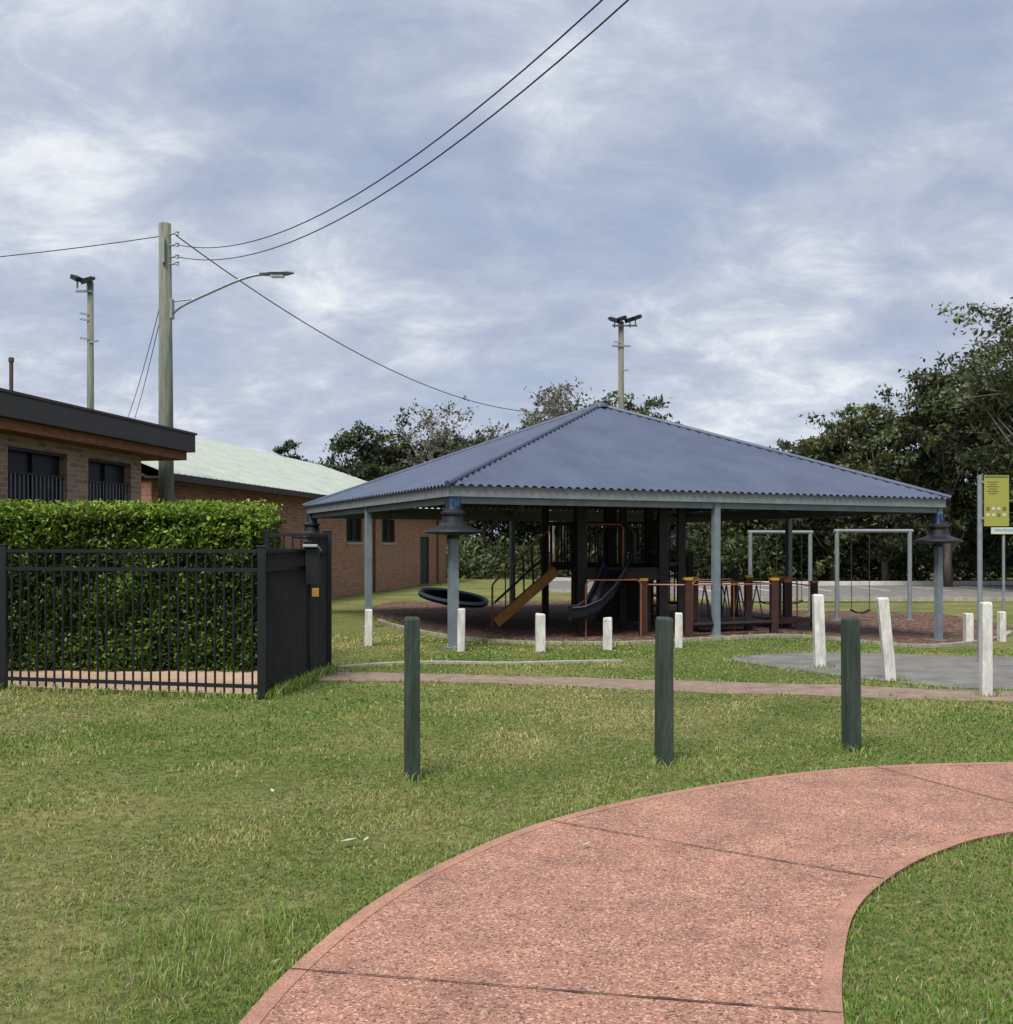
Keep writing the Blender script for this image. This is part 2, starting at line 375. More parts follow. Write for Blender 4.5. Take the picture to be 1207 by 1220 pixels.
for i in range(40):
    t=i/39; tuft(-2.6-3.5*t,10.66+.79*t,16,.05,.10)
for i in range(0,len(outer),1):
    if outer[i][1]>2.8: tuft(outer[i][0]-.02,outer[i][1]+.02,16,.03,.04)
for i in range(0,len(inner),1):
    if inner[i][1]>2.8: tuft(inner[i][0]+.02,inner[i][1]-.02,16,.03,.04)
for px_,py_ in mf[8:60]: tuft(px_,py_-.12,14,.09,.13)
for px_,py_ in near[::2]: tuft(px_,py_-.02,14,.07,.06)
for px_,py_ in far[::2]: tuft(px_,py_+.02,14,.07,.06)
for px_,py_ in asph[:12]: tuft(px_,py_+.02,16,.08,.07)
for px_,py_ in asph2[10:]: tuft(px_-.04,py_-.02,22,.10,.06)
for px_,py_ in k[::2]: tuft(px_,py_-.08,12,.08,.05)
tx=np.array(tx);ty=np.array(ty);th=np.array(th);n=len(tx)
c=np.array([.18,.28,.055])*rng.uniform(.7,1.5,(n,1))
dry=rng.uniform(0,1,n)<.20; c[dry]=[.40,.36,.20]
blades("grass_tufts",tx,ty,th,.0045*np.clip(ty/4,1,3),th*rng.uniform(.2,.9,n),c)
lf=MB()
for (lx,ly,s,r) in ((-.84,5.4,.05,.3),(-.75,5.42,.03,1.2),(.42,5.33,.03,.5),(2.55,4.9,.045,.2),(-1.5,6.5,.03,2)):
    zz=.04; c_,s_=math.cos(r),math.sin(r)
    lf.add([(lx-s*c_,ly-s*s_,zz),(lx+s*.4*s_,ly-s*.4*c_,zz+.006),(lx+s*c_,ly+s*s_,zz+.01),(lx-s*.4*s_,ly+s*.4*c_,zz+.004)],[(0,1,2,3)])
lf.obj("fallen_leaves",['leaflitter'])
fl=MB()
for i in range(60):
    cx,cy=rng.normal(-.2,.9),rng.normal(15.9,.7)
    if i>42: cx,cy=rng.uniform(-3,3),rng.uniform(14.5,17)
    if inpoly(np.array([cx]),np.array([cy]),mulchpoly)[0]: continue
    fl.lathe(cx,cy,[(.0,.05),(.018,.062),(.0,.07)],5)
fl.obj("dandelions",['flower'])

# ------------------------------------------------------------------ leaf masses
def leafmesh(name,cen,size,colr,parent=None,mat_='leaf',flat=0.0):
    n=len(cen); nrm=rng.normal(0,1,(n,3)); nrm[:,2]+=flat; nrm/=np.linalg.norm(nrm,axis=1)[:,None]
    t=rng.normal(0,1,(n,3)); a=np.cross(nrm,t); a/=np.linalg.norm(a,axis=1)[:,None]; b=np.cross(nrm,a)
    s=size[:,None]; co=np.zeros((n,4,3)); co[:,0]=cen-a*s; co[:,1]=cen+b*s*.45; co[:,2]=cen+a*s; co[:,3]=cen-b*s*.45
    me=bpy.data.meshes.new(name); me.vertices.add(n*4); me.vertices.foreach_set("co",co.reshape(-1))
    me.loops.add(n*4); me.loops.foreach_set("vertex_index",np.arange(n*4)); me.polygons.add(n); me.polygons.foreach_set("loop_start",np.arange(n)*4)
    me.update(calc_edges=True)
    at=me.color_attributes.new("Col",'FLOAT_COLOR','POINT'); cc=np.ones((n,4,4)); cc[:,:,:3]=colr[:,None,:]; at.data.foreach_set("color",cc.reshape(-1))
    me.materials.append(M[mat_]); o=bpy.data.objects.new(name,me); col.objects.link(o)
    if parent:o.parent=parent
    return o
def tree(name,x,y,H,R,clumps=34,per=420,leaf=.17,base=.3,colr=(.035,.06,.022),bark='bark',cr=.26,trunkr=None,twigs=3,sub=5):
    e=empty(name); z0=gzf(x,y)
    tb=MB(); tr=trunkr or H*.018
    lean=rng.uniform(-.05,.05,2)*H
    tp=[(x,y,z0-.1)]
    for i in range(1,6):
        t=i/5; tp.append((x+lean[0]*t+rng.normal(0,.015)*H*t,y+lean[1]*t,z0+H*.75*t))
    tb.tube(tp,[tr*(1.15-.95*i/5) for i in range(6)],8)
    C=[];Cc=[]
    for i in range(clumps):
        for _ in range(30):
            v=rng.uniform(-1,1,3)
            if .3<np.linalg.norm(v)<1: break
        hz=base*H+(1-base)*H*(.5+.45*v[2])
        wid=R*(1-.30*max(0,v[2])-.15*max(0,-v[2]))
        c=np.array([x+lean[0]+v[0]*wid,y+lean[1]+v[1]*wid,z0+hz])
        t=min(.95,max(.15,(hz/H-.12-.15*rng.random())/.8)); s=np.array([x+lean[0]*t,y+lean[1]*t,z0+H*.75*t])
        mid=(s+c)/2+np.array([0,0,-.03*H*rng.random()])+rng.normal(0,.015*H,3)
        tb.tube([s,mid,c],[tr*.38*(1.1-t*.5),tr*.22,tr*.06],5)
        br0=rng.uniform(.7,1.35); R0=R*cr*rng.uniform(.7,1.3)
        for k_ in range(sub):
            v2=rng.normal(0,1,3)*R0*.62; v2[2]*=.6; c2=c+v2
            if k_<twigs: tb.tube([mid*.3+c*.7,c2+v2*.2],[tr*.1,tr*.025],4)
            m=max(3,int(per/sub*rng.uniform(.4,1.6))); r=R0*rng.uniform(.3,.75)
            w_=rng.normal(0,.5,(m,3))*r; w_[:,2]*=.62
            w_+=np.outer(rng.uniform(-.2,.5,m),v2)
            C.append(c2+w_); br=br0*rng.uniform(.55,1.6)
            Cc.append(np.array(colr)*br*rng.uniform(.6,1.5,(m,1))*np.array([rng.uniform(.9,1.3),1,rng.uniform(.8,1.2)]))
    tb.obj("trunk_and_limbs",[bark],e,smooth=True)
    C=np.concatenate(C);Cc=np.concatenate(Cc)
    leafmesh("foliage",C,rng.uniform(.5,1.3,len(C))*leaf,Cc,e)
    return e
G1=(.048,.067,.026); G2=(.066,.086,.034); G3=(.036,.054,.023)
tree("gum_tree",22.6,42,12.6,4.3,64,480,.13,.25,G2,'barkpale',cr=.235,sub=7,twigs=5)
tree("gum_tree",27.5,46,13.6,4.8,62,440,.16,.2,G1,cr=.26,sub=7)
tree("gum_tree",20.9,48,10.9,2.7,50,460,.14,.2,G1,cr=.28,sub=6)
tree("gum_tree",19.4,52,9.8,2.8,46,440,.14,.1,G2,cr=.28,sub=6)
tree("gum_tree",17.4,54,8.9,2.6,44,440,.14,.1,G1,cr=.3,sub=6)
tree("gum_tree",23.8,51,10.5,3.8,56,440,.16,.05,G3,cr=.3,sub=6)
tree("bushy_tree",15.6,58,7.9,2.6,42,420,.15,.1,G2,cr=.3,sub=6)
tree("bushy_tree",17.6,60,8.6,2.9,46,420,.16,.1,G3,cr=.3,sub=6)
tree("bushy_tree",12.9,60,7.7,2.3,34,380,.15,.1,G2,cr=.3,sub=6)
tree("gum_tree",5.9,51,9.8,3.0,50,230,.13,.35,G2,cr=.25,sub=6)
tree("gum_tree",3.2,54,9.4,2.3,36,160,.13,.4,G2,cr=.28,sub=6)
tree("sparse_gum_tree",2.2,50,10.6,2.2,46,60,.11,.35,(.10,.11,.08),'barkpale',cr=.28,twigs=7,sub=7)
tree("sparse_gum_tree",-3.4,58,10.3,2.8,52,75,.12,.3,(.09,.10,.07),'barkpale',cr=.26,twigs=7,sub=7)
tree("sparse_gum_tree",-1.0,60,9.4,2.4,40,100,.12,.3,(.08,.09,.06),'barkpale',cr=.26,twigs=5,sub=6)
tree("bushy_tree",-8.4,58,8.2,2.7,50,420,.14,.1,G3,cr=.3,sub=6)
tree("bushy_tree",-6.0,60,8.6,2.8,50,420,.14,.1,G1,cr=.3,sub=6)
tree("bushy_tree",-12.6,60,8.1,1.6,28,340,.13,.1,G3,cr=.3)
tree("bushy_tree",-4.0,61,8.8,2.9,50,420,.14,.1,G3,cr=.3,sub=6)
tree("bushy_tree",-1.4,58,8.2,2.6,40,400,.14,.1,G1,cr=.3)
tree("bushy_tree",1.5,60,8.0,3.0,40,400,.15,.1,G3,cr=.3)
def mass(name,x0,x1,y0,y1,h0,h1,n,leaf,colr,yslope=0.0):
    k=int((x1-x0)/1.1); C=[];Cc=[]
    for i in range(k*3):
        cx=rng.uniform(x0,x1); cy=rng.uniform(y0,y1)+yslope*(cx-x0); H=rng.uniform(h0,h1); m=n//(k*3)
        r=rng.uniform(1.0,2.2)
        cz=H*rng.uniform(.12,.9)
        v=rng.normal(0,.5,(m,3))*r; v[:,2]*=.6
        p_=np.array([cx,cy,cz-.2])+v; ok=p_[:,2]>-.3; C.append(p_[ok]); Cc.append(np.array(colr)*rng.uniform(.55,1.6)*rng.uniform(.6,1.5,(ok.sum(),1)))
    C=np.concatenate(C);Cc=np.concatenate(Cc); leafmesh(name,C,rng.uniform(.6,1.3,len(C))*leaf,Cc)
mass("distant_trees",-22,44,63,68,4.8,6.8,66000,.24,G1)
mass("roadside_shrubs",6,46,53.5,56,1.4,3.9,34000,.16,G1,yslope=.12)
mass("roadside_shrubs",-14,6,51,54,1.0,2.8,13000,.15,G2)

# ------------------------------------------------------------------ hedge
hedge=empty("hedge")
hx0,hx1,hy0,hy1,hz1=-9.5,-3.15,13.0,14.5,2.10
cb=MB(); cb.box((hx0+hx1)/2-.05,(hy0+hy1)/2,hz1/2-.06,hx1-hx0-.3,hy1-hy0-.3,hz1-.14); cb.obj("core_box",['hedgecore'],hedge)  # plain dark box filling the hedge behind its leaf layer
def hedgepts(n):
    P=[];T=[]
    A=[(hx1-hx0)*hz1,(hx1-hx0)*(hy1-hy0),(hy1-hy0)*hz1]; tot=sum(A)
    for k_,a in enumerate(A):
        m=int(n*a/tot); u=rng.uniform(0,1,m);v=rng.uniform(0,1,m)
        if k_==0: p=np.stack([hx0+u*(hx1-hx0),np.full(m,hy0),v*hz1],1); nn=(0,-1,0)
        if k_==1: p=np.stack([hx0+u*(hx1-hx0),hy0+v*(hy1-hy0),np.full(m,hz1)],1); nn=(0,0,1)
        if k_==2: p=np.stack([np.full(m,hx1),hy0+u*(hy1-hy0),v*hz1],1); nn=(1,0,0)
        b=.07*pn(p[:,0]*1.4+p[:,1],p[:,2]*1.4)+.03*pn(p[:,0]*5,p[:,2]*5+p[:,1]*3)
        if k_==1: b*=.5
        dep=rng.uniform(-.14,.05,m)+b; p=p+np.array(nn)*dep[:,None]
        cx=np.clip(p[:,0]-(hx1-.2),0,None); cz=np.clip(p[:,2]-(hz1-.15),0,None); cy=np.clip((hy0+.2)-p[:,1],0,None)
        p[:,2]-=.6*np.minimum(cx,cz)+.4*np.minimum(cy,cz); p[:,0]-=.6*np.minimum(cx,cy)
        P.append(p);T.append(dep)
    return np.concatenate(P),np.concatenate(T)
P_,T_=hedgepts(64000)
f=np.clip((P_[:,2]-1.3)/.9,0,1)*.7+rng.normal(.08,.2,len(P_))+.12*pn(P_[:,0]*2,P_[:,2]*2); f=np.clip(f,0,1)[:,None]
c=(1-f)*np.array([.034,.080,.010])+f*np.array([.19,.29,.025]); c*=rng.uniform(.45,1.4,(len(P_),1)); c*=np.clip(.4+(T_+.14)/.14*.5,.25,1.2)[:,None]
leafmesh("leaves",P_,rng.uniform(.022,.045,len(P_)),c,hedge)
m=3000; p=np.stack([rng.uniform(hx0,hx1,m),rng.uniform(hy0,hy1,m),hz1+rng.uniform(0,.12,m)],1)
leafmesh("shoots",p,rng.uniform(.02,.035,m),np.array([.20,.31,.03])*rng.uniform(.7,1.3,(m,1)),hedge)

# ------------------------------------------------------------------ fence
fence=empty("metal_fence")
def fence_run(a,b,h,sp=.105,pw=.02,name="panel"):
    mb=MB(); a=np.array(a);b=np.array(b); L=np.linalg.norm(b-a); u=(b-a)/L; rz=math.atan2(u[1],u[0]); nn=int(L/sp)
    for i in range(1,nn):
        p=a+u*i*L/nn; mb.box(p[0],p[1],(h+.05)/2,pw,pw,h-.05,rz)
    for z in [.13,h-.20,h]: mb.beam((*a,z),(*b,z),.038,.038)
    return mb.obj(name,['black_metal'],fence)
cor=(-2.577,10.69); lp=(-5.64,11.38); lp2=(-8.7,12.07); gp=(-2.40,12.25); bp_=(-2.31,13.07)
fence_run(lp,cor,1.56,pw=.017); fence_run(lp2,lp,1.56,pw=.017)
fence_run(cor,gp,1.56,sp=.085,name="gate_panel",pw=.028); fence_run(gp,bp_,1.74,sp=.085,name="gate",pw=.028)
fence_run((-3.1,13.12),bp_,1.76,name="back_panel")
fp=MB()
for (x_,y_),h,w in ((cor,1.60,.085),(lp,1.62,.075),(lp2,1.62,.075),(gp,1.66,.08),(bp_,1.80,.11),((-3.1,13.12),1.8,.07)):
    fp.box(x_,y_,h/2,w,w,h,.1); fp.box(x_,y_,h+.008,w+.012,w+.012,.016,.1)
fp.obj("posts",['black_metal'],fence,bevel=.004)
lk=MB(); lk.box(-2.30,12.05,1.37,.15,.22,.42,.1,0); lk.box(-2.24,11.90,1.07,.08,.02,.10,.1,2)
lk.beam((-2.30,11.88,1.62),(-2.30,12.18,1.56),.17,.03,1); lk.obj("gate_latch_box",['black_metal','galv','yellow'],fence,bevel=.004)

# ------------------------------------------------------------------ bollards and posts
def post(name,x,y,h,w,mname,lean=(0,0),rz=0.0):
    mb=MB(); z=gzf(x,y); vs=[];c,s=math.cos(rz),math.sin(rz)
    lev=[(-.1,1),(h*.3,1),(h*.65,.99),(h-.02,.98),(h,.84)]
    for zz,k_ in lev:
        for dx,dy in((-.5,-.5),(.5,-.5),(.5,.5),(-.5,.5)):
            X_=dx*w*k_*(1+rng.normal(0,.014));Y_=dy*w*k_*(1+rng.normal(0,.014)); t=max(zz,0)/h
            vs.append((x+X_*c-Y_*s+lean[0]*t,y+X_*s+Y_*c+lean[1]*t,z+zz+(rng.normal(0,.005) if zz>=h-.03 else 0)))
    fs=[(4*i+k_,4*i+(k_+1)%4,4*i+4+(k_+1)%4,4*i+4+k_) for i in range(4) for k_ in range(4)]+[(16,17,18,19)]
    mb.add(vs,fs); return mb.obj(name,[mname],bevel=.006)
for x_,y_,h,w,r,l in ((-.652,7.01,1.12,.108,.12,(0,0)),(1.163,7.5,1.085,.112,.15,(.005,0)),(2.72,8.0,1.045,.115,.1,(-.01,0))):
    post("timber_bollard",x_,y_,h,w,'green_timber',l,r)
for x_,y_,h,w,l in ((-2.25,16.5,.59,.12,(.01,0)),(-.70,15.6,.66,.115,(.01,0)),(.52,15.6,.58,.145,(0,0)),(1.58,15.85,.5,.14,(0,0)),(2.75,16.2,.55,.12,(0,0)),
    (4.14,13.4,.98,.135,(-.03,0)),(4.58,12.1,1.0,.125,(-.10,0)),(5.15,10.9,1.01,.105,(.0,0)),(9.1,20,.6,.15,(0,0)),(10.0,20.5,.6,.13,(0,0))):
    post("white_timber_post",x_,y_,h,w,'whitepaint',l,rng.uniform(-.2,.2))

# ------------------------------------------------------------------ pavilion
pav=empty("park_pavilion")
A25=math.radians(25); U=np.array([math.cos(A25),math.sin(A25)]); W=np.array([-math.sin(A25),math.cos(A25)])
N0=np.array([-.846,16.1]); LU,LW=10.6,9.0
def pp(a,b): return N0+U*a+W*b
EZ=2.46
cols=[(0,0),(LU*.48,0),(LU,0),(0,LW*.5),(0,LW),(LU*.5,LW),(LU,LW),(LU,LW*.5)]
cm=MB()
for a,b in cols:
    p=pp(a,b); z=gzf(*p); s=.14 if (a,b)==(0,0) else .12
    cm.box(p[0],p[1],(z+EZ)/2,s,s,EZ-z,A25); cm.box(p[0],p[1],z+.012,s+.12,s+.12,.024,A25)
cm.obj("columns",['column'],pav,bevel=.004)
bm_=MB()
ov=.09
def c3(a,b,z): p=pp(a,b); return (p[0],p[1],z)
for (a0,b0),(a1,b1) in (((0,0),(LU,0)),((LU,0),(LU,LW)),((LU,LW),(0,LW)),((0,LW),(0,0))):
    bm_.beam(c3(a0,b0,EZ-.09),c3(a1,b1,EZ-.09),.06,.15,0)
for a,b in ((0,0),(LU,0),(LU,LW),(0,LW),(LU*.5,0),(LU*.5,LW),(0,LW*.5),(LU,LW*.5)):
    bm_.beam(c3(a,b,EZ),c3(LU/2,LW/2,4.52),.06,.14,0)
for t in (.25,.5,.75):
    q=[(t*LU/2,t*LW/2),(LU-t*LU/2,t*LW/2),(LU-t*LU/2,LW-t*LW/2),(t*LU/2,LW-t*LW/2)]
    z=EZ+(4.55-EZ)*t-.03
    for i in range(4): bm_.beam(c3(*q[i],z),c3(*q[(i+1)%4],z),.05,.09,0)
bm_.obj("rafters",['column'],pav)
fm=MB(); E=[(-ov,-ov),(LU+ov,-ov),(LU+ov,LW+ov),(-ov,LW+ov)]
for i in range(4):
    fm.beam(c3(*E[i],EZ+.02),c3(*E[(i+1)%4],EZ+.02),.03,.15,0)
    fm.beam(c3(*E[i],EZ+.105),c3(*E[(i+1)%4],EZ+.105),.07,.018,0)
fm.obj("fascia",['fascia'],pav)
rf=MB(); EP=.07; AP=4.72; a_=LU/2+ov+EP; b_=LW/2+ov+EP; ez=EZ+.12
PRO=[0,.010,.032,.038,.032,.010]
def face(ex,ey,half,run):
    cen=pp(LU/2,LW/2); sp=.16; K=6; ns=int(2*half/sp)*K; vs=[];fs=[]
    for i in range(ns+1):
        s=-half+2*half*i/ns; top=1-abs(s)/half; dz=PRO[i%K]-.015
        for t in (0,top*.5,top):
            p=cen+ex*s-ey*run*(1-t); vs.append((p[0],p[1],ez+(AP-ez)*t+dz))
    for i in range(ns):
        for j in (0,1): fs.append((3*i+j,3*i+3+j,3*i+4+j,3*i+1+j))
    rf.add(vs,fs)
face(U,W,a_,b_); face(-U,-W,a_,b_); face(W,-U,b_,a_); face(-W,U,b_,a_)
rf.obj("corrugated_roof",['roofblue'],pav,smooth=False)
hp=MB()
ctr=pp(LU/2,LW/2)
for sa,sb in ((-1,-1),(1,-1),(1,1),(-1,1)):
    p=ctr+U*sa*a_+W*sb*b_; hp.tube([(p[0],p[1],ez+.02),(ctr[0],ctr[1],AP+.02)],.05,8)
hp.lathe(ctr[0],ctr[1],[(.22,AP-.04),(.2,AP+.02),(.02,AP+.09)],12)
hp.obj("ridge_capping",['roofblue'],pav)
lm=MB()
for a,b in ((0,0),(LU,0),(0,LW),(LU,LW)):
    p=pp(a,b); z=gzf(*p)*.4; zb=1.84+z
    lm.lathe(p[0],p[1],[(.13,zb-.05),(.44,zb-.02),(.47,zb),(.44,zb+.03),(.25,zb+.10),(.19,zb+.15),(.165,zb+.27),(.20,zb+.28),(.20,zb+.31),(.13,zb+.36),(.11,zb+.42)],28,0)
    lm.lathe(p[0],p[1],[(.10,zb+.10),(.10,zb-.10),(.0,zb-.13)],16,0)
    lm.box(p[0],p[1],zb+.48,.16,.16,.14,A25,1)
    for k_ in range(8):
        t=k_*math.pi/4; r=.12; lm.beam((p[0]+r*math.cos(t),p[1]+r*math.sin(t),zb+.40),(p[0]+.1*math.cos(t),p[1]+.1*math.sin(t),zb+.56),.02,.02,0)
lm.obj("bell_lamps",['navy_black','bluetape'],pav,smooth=False)

# ------------------------------------------------------------------ play structure
ps=MB()
def pst(x,y,h,w=.11,mi=0,capm=None):
    z=gzf(x,y); ps.box(x,y,z+h/2,w,w,h,A25*.2,mi)
    if capm is not None: ps.box(x,y,z+h+.02,w+.02,w+.02,.045,A25*.2,capm)
for x_,y_ in ((1.40,18.8),(2.90,18.8),(1.45,20.7),(2.9,20.7),(2.15,20.7)): pst(x_,y_,2.55,.17)
for x_,y_ in ((.80,20.9),(.85,22.4),(2.2,22.4),(3.6,20.9),(3.25,18.9),(2.25,19.6)): pst(x_,y_,2.55,.13)
for x_,y_,h in ((3.9,21.6,1.5),(4.3,20.6,1.3),(3.35,22.2,2.3),(4.9,21.8,1.1),(1.5,22.4,1.9)): pst(x_,y_,h,.13)
ps.box(2.15,19.75,1.18,1.6,2.0,.09,0,0); ps.box(1.15,21.6,1.18,.8,1.6,.09,0,0); ps.box(3.1,20,1.5,.7,1.6,.08,0,0)
ps.box(2.15,18.76,1.07,1.5,.05,.14,0,1)
for xa,ya,xb,yb,za,zb in ((1.45,20.75,2.9,20.75,1.25,2.1),(.8,20.9,.85,22.4,1.25,2.1),(2.9,18.85,2.9,20.7,1.25,2.1),(1.4,18.85,1.45,20.7,1.25,2.1),(.85,22.4,2.2,22.4,1.25,2.1),(2.9,18.8,3.3,18.9,1.3,2.1),(.8,20.9,1.45,20.7,1.25,2.1),(3.35,22.2,3.9,21.6,.4,1.3)):
    for z in (za,zb): ps.beam((xa,ya,z),(xb,yb,z),.05,.05,0)
    nb=int(math.hypot(xb-xa,yb-ya)/.12)
    for i in range(1,nb):
        t=i/nb; ps.tube([(xa+(xb-xa)*t,ya+(yb-ya)*t,za),(xa+(xb-xa)*t,ya+(yb-ya)*t,zb)],.016,5,0)
ps.box(2.52,20.66,1.75,.35,.04,.5,0,1)
for a,b in (((1.4,18.8),(2.9,18.8)),((1.45,20.7),(2.9,20.7)),((1.4,18.8),(1.45,20.7)),((2.9,18.8),(2.9,20.7))): ps.beam((*a,2.45),(*b,2.45),.1,.1,0)
ps.tube([(1.45,18.68,1.95),(1.5,18.66,2.02),(2.1,18.66,2.02),(2.15,18.68,1.95),(2.15,18.68,1.2)],.016,6,4)
ps.box(2.3,20.6,.6,1.0,.05,1.0,0,0)
for i in range(5): ps.tube([(2.92,18.9,.25+.2*i),(2.92,20.6,.25+.2*i)],.02,6,4)
for q_ in (0,.55):
    ps.tube([(3.45+.0,19.6+q_,0),(3.5,19.6+q_,.6),(3.35,19.6+q_,1.1),(2.95,19.6+q_,1.3)],.022,6,0)
for i in range(5):
    ps.tube([(3.47,19.6,.2+.2*i),(3.47,20.15,.2+.2*i)],.015,6,0)
for yy in (19.75,20.45):
    ps.beam((-.20,yy,.12),(.98,yy,1.15),.05,.18,3)
    ps.tube([(-.28,yy,.05),(-.28,yy,.85),(-.2,yy,.95),(.85,yy,1.95),(.85,yy,1.15)],.018,6,4)
    ps.tube([(-.24,yy,.5),(.85,yy,1.5)],.015,6,1)
    for i in range(1,6):
        t=i/6; ps.tube([(-.2+1.1*t,yy,.15+1.0*t),(-.2+1.05*t,yy,.93+1.02*t)],.012,5,0)
for i in range(7):
    t=(i+.5)/7; ps.box(-.20+1.18*t,20.1,.10+1.04*t,.20,.68,.03,0,1)
path=[Vector(p) for p in ((2.05,18.85,1.23),(2.02,18.6,1.2),(1.92,18.35,1.0),(1.75,18.12,.70),(1.55,17.98,.46),(1.32,17.92,.34),(1.12,17.9,.32))]
sec=[(-.24,.22),(-.22,.05),(-.15,-.02),(0,-.05),(.15,-.02),(.22,.05),(.24,.22)]
vs=[];fs=[];side=[]
for i,p in enumerate(path):
    d_=(path[min(i+1,len(path)-1)]-path[max(i-1,0)]); s_=d_.cross(Vector((0,0,1))).normalized(); side.append(s_)
    for a,b in sec: vs.append(p+s_*a+Vector((0,0,b)))
for i in range(len(path)-1):
    for k_ in range(6): fs.append((7*i+k_,7*i+k_+1,7*i+8+k_,7*i+7+k_))
ps.add(vs,fs,5)
for sg_ in (-1,1): ps.tube([p+Vector((0,0,.22))+side[i]*.24*sg_ for i,p in enumerate(path)],.025,6,5)
ps.tube([(1.72,18.9,1.3),(1.72,18.88,1.85),(1.85,18.86,2.0),(2.25,18.86,2.0),(2.38,18.88,1.85),(2.38,18.9,1.3)],.04,8,5)
def hoop(x0,y0,x1,y1,h,mi=4,r=.016):
    z0=gzf(x0,y0);z1=gzf(x1,y1)
    ps.tube([(x0,y0,z0),(x0,y0,z0+h-.1),(x0+(x1-x0)*.03,y0+(y1-y0)*.03,z0+h-.03),(x0+(x1-x0)*.09,y0+(y1-y0)*.09,z0+h),(x0+(x1-x0)*.91,y0+(y1-y0)*.91,z1+h),(x0+(x1-x0)*.97,y0+(y1-y0)*.97,z1+h-.03),(x1,y1,z1+h-.1),(x1,y1,z1)],r,8,mi)
hoop(1.40,17.9,2.40,18.1,1.02); hoop(3.35,18.3,4.3,19.2,1.0); hoop(5.2,20.0,5.9,20.6,1.05)
lows=[(2.45,18.2,1.0),(2.62,19.0,1.0),(3.22,18.0,1.02),(3.55,19.2,1.0),(4.67,19.6,1.02),(4.98,18.9,1.0),(5.5,20.6,1.0),(6.1,22.0,1.0),(6.85,22.6,1.0),(5.85,21.2,.95)]
for x_,y_,h in lows: pst(x_,y_,h,.13,1,2)
def rail(i,j,z,mi=4,r=.016):
    a=lows[i];b=lows[j]; ps.tube([(a[0],a[1],gzf(a[0],a[1])+z),(b[0],b[1],gzf(b[0],b[1])+z)],r,6,mi)
for i,j in ((0,2),(2,5),(3,4),(7,8)): rail(i,j,.93)
for i,j in ((1,3),(6,7),(4,5)): rail(i,j,.93,0)
for i,j in ((2,5),(3,4),(6,7)): rail(i,j,.22,0,.05)
for i,j in ((2,5),(3,4)):
    a=lows[i];b=lows[j]
    for t in (.1,.3,.5,.7):
        for s in (0,.18):
            x0=a[0]+(b[0]-a[0])*(t+s);y0=a[1]+(b[1]-a[1])*(t+s);x1=a[0]+(b[0]-a[0])*(t+.18-s);y1=a[1]+(b[1]-a[1])*(t+.18-s)
            ps.tube([(x0,y0,.2),((x0+x1)/2,(y0+y1)/2,.9)],.014,5,0)
ps.box(5.55,21.0,.12,.9,1.3,.1,A25,1); ps.box(4.1,19.2,.22,1.4,.5,.05,.4,0)
ps.obj("playground_equipment",['darkpost','maroon','yellow','ochre','orange','navyplastic'])

# spinner dish
sp=MB(); R_=.72; cx,cy,cz=-1.15,21.9,.50
tilt=Matrix.Rotation(math.radians(9),3,'Y')@Matrix.Rotation(math.radians(6),3,'X')
def tv(v): w=tilt@Vector(v); return (w.x+cx,w.y+cy,w.z+cz)
pts=[tv((R_*math.cos(t),R_*math.sin(t),0)) for t in np.linspace(0,2*math.pi,33)]
sp.tube(pts,.045,8,0,cap=False)
pts2=[tv((1.02*R_*math.cos(t),1.02*R_*math.sin(t),.045)) for t in np.linspace(0,2*math.pi,33)]
sp.tube(pts2,.038,6,3,cap=False)
vs=[];fs=[]
for j,(r,z) in enumerate(((R_,0),(.6,-.04),(.35,-.12),(.02,-.16))):
    for k_ in range(32):
        t=2*math.pi*k_/32; vs.append(tv((r*math.cos(t),r*math.sin(t),z)))
for j in range(3):
    for k_ in range(32): fs.append((32*j+k_,32*j+(k_+1)%32,32*j+32+(k_+1)%32,32*j+32+k_))
sp.add(vs,fs,1); sp.tube([(cx,cy,0),(cx,cy,cz-.12)],.11,12,2)
sp.obj("playground_spinner",['navyplastic','rubber','galv','rimblue'],smooth=True)

# swings
def swing(x0,y0,x1,y1,seats):
    sw=MB(); z0=gzf(x0,y0);z1=gzf(x1,y1); T=2.02
    dx,dy=x1-x0,y1-y0; L=math.hypot(dx,dy); nx_,ny_=-dy/L,dx/L
    for x_,y_,z in ((x0,y0,z0),(x1,y1,z1)): sw.tube([(x_,y_,z),(x_,y_,T)],.055,10,0); sw.lathe(x_,y_,[(.0,z+.03),(.14,z+.03),(.14,z)],12,0)
    sw.tube([(x0-dx*.04,y0-dy*.04,T),(x1+dx*.04,y1+dy*.04,T)],.05,10,0)
    for t in seats:
        sx,sy=x0+dx*t,y0+dy*t; hw=.24
        for s in (-1,1):
            ax,ay=sx+s*hw*dx/L,sy+s*hw*dy/L
            sw.tube([(ax,ay,T),(ax,ay,.27+z0)],.010,5,1)
        vs=[];fs=[]
        for i in range(7):
            q=-1+i/3; zz=z0+.19+.08*q*q
            for w_ in (-.09,.09):
                for h_ in (0,.03): vs.append((sx+q*hw*dx/L+nx_*w_,sy+q*hw*dy/L+ny_*w_,zz+h_))
        for i in range(6):
            o=4*i; fs+=[(o,o+4,o+6,o+2),(o+1,o+3,o+7,o+5),(o,o+1,o+5,o+4),(o+2,o+6,o+7,o+3)]
        sw.add(vs,fs,2)
    return sw.obj("swing_set",['galv','wire','rubber'])
swing(8.5,26.1,10.45,26.3,(.32,)); swing(6.75,28.1,8.5,28.4,(.3,.72))

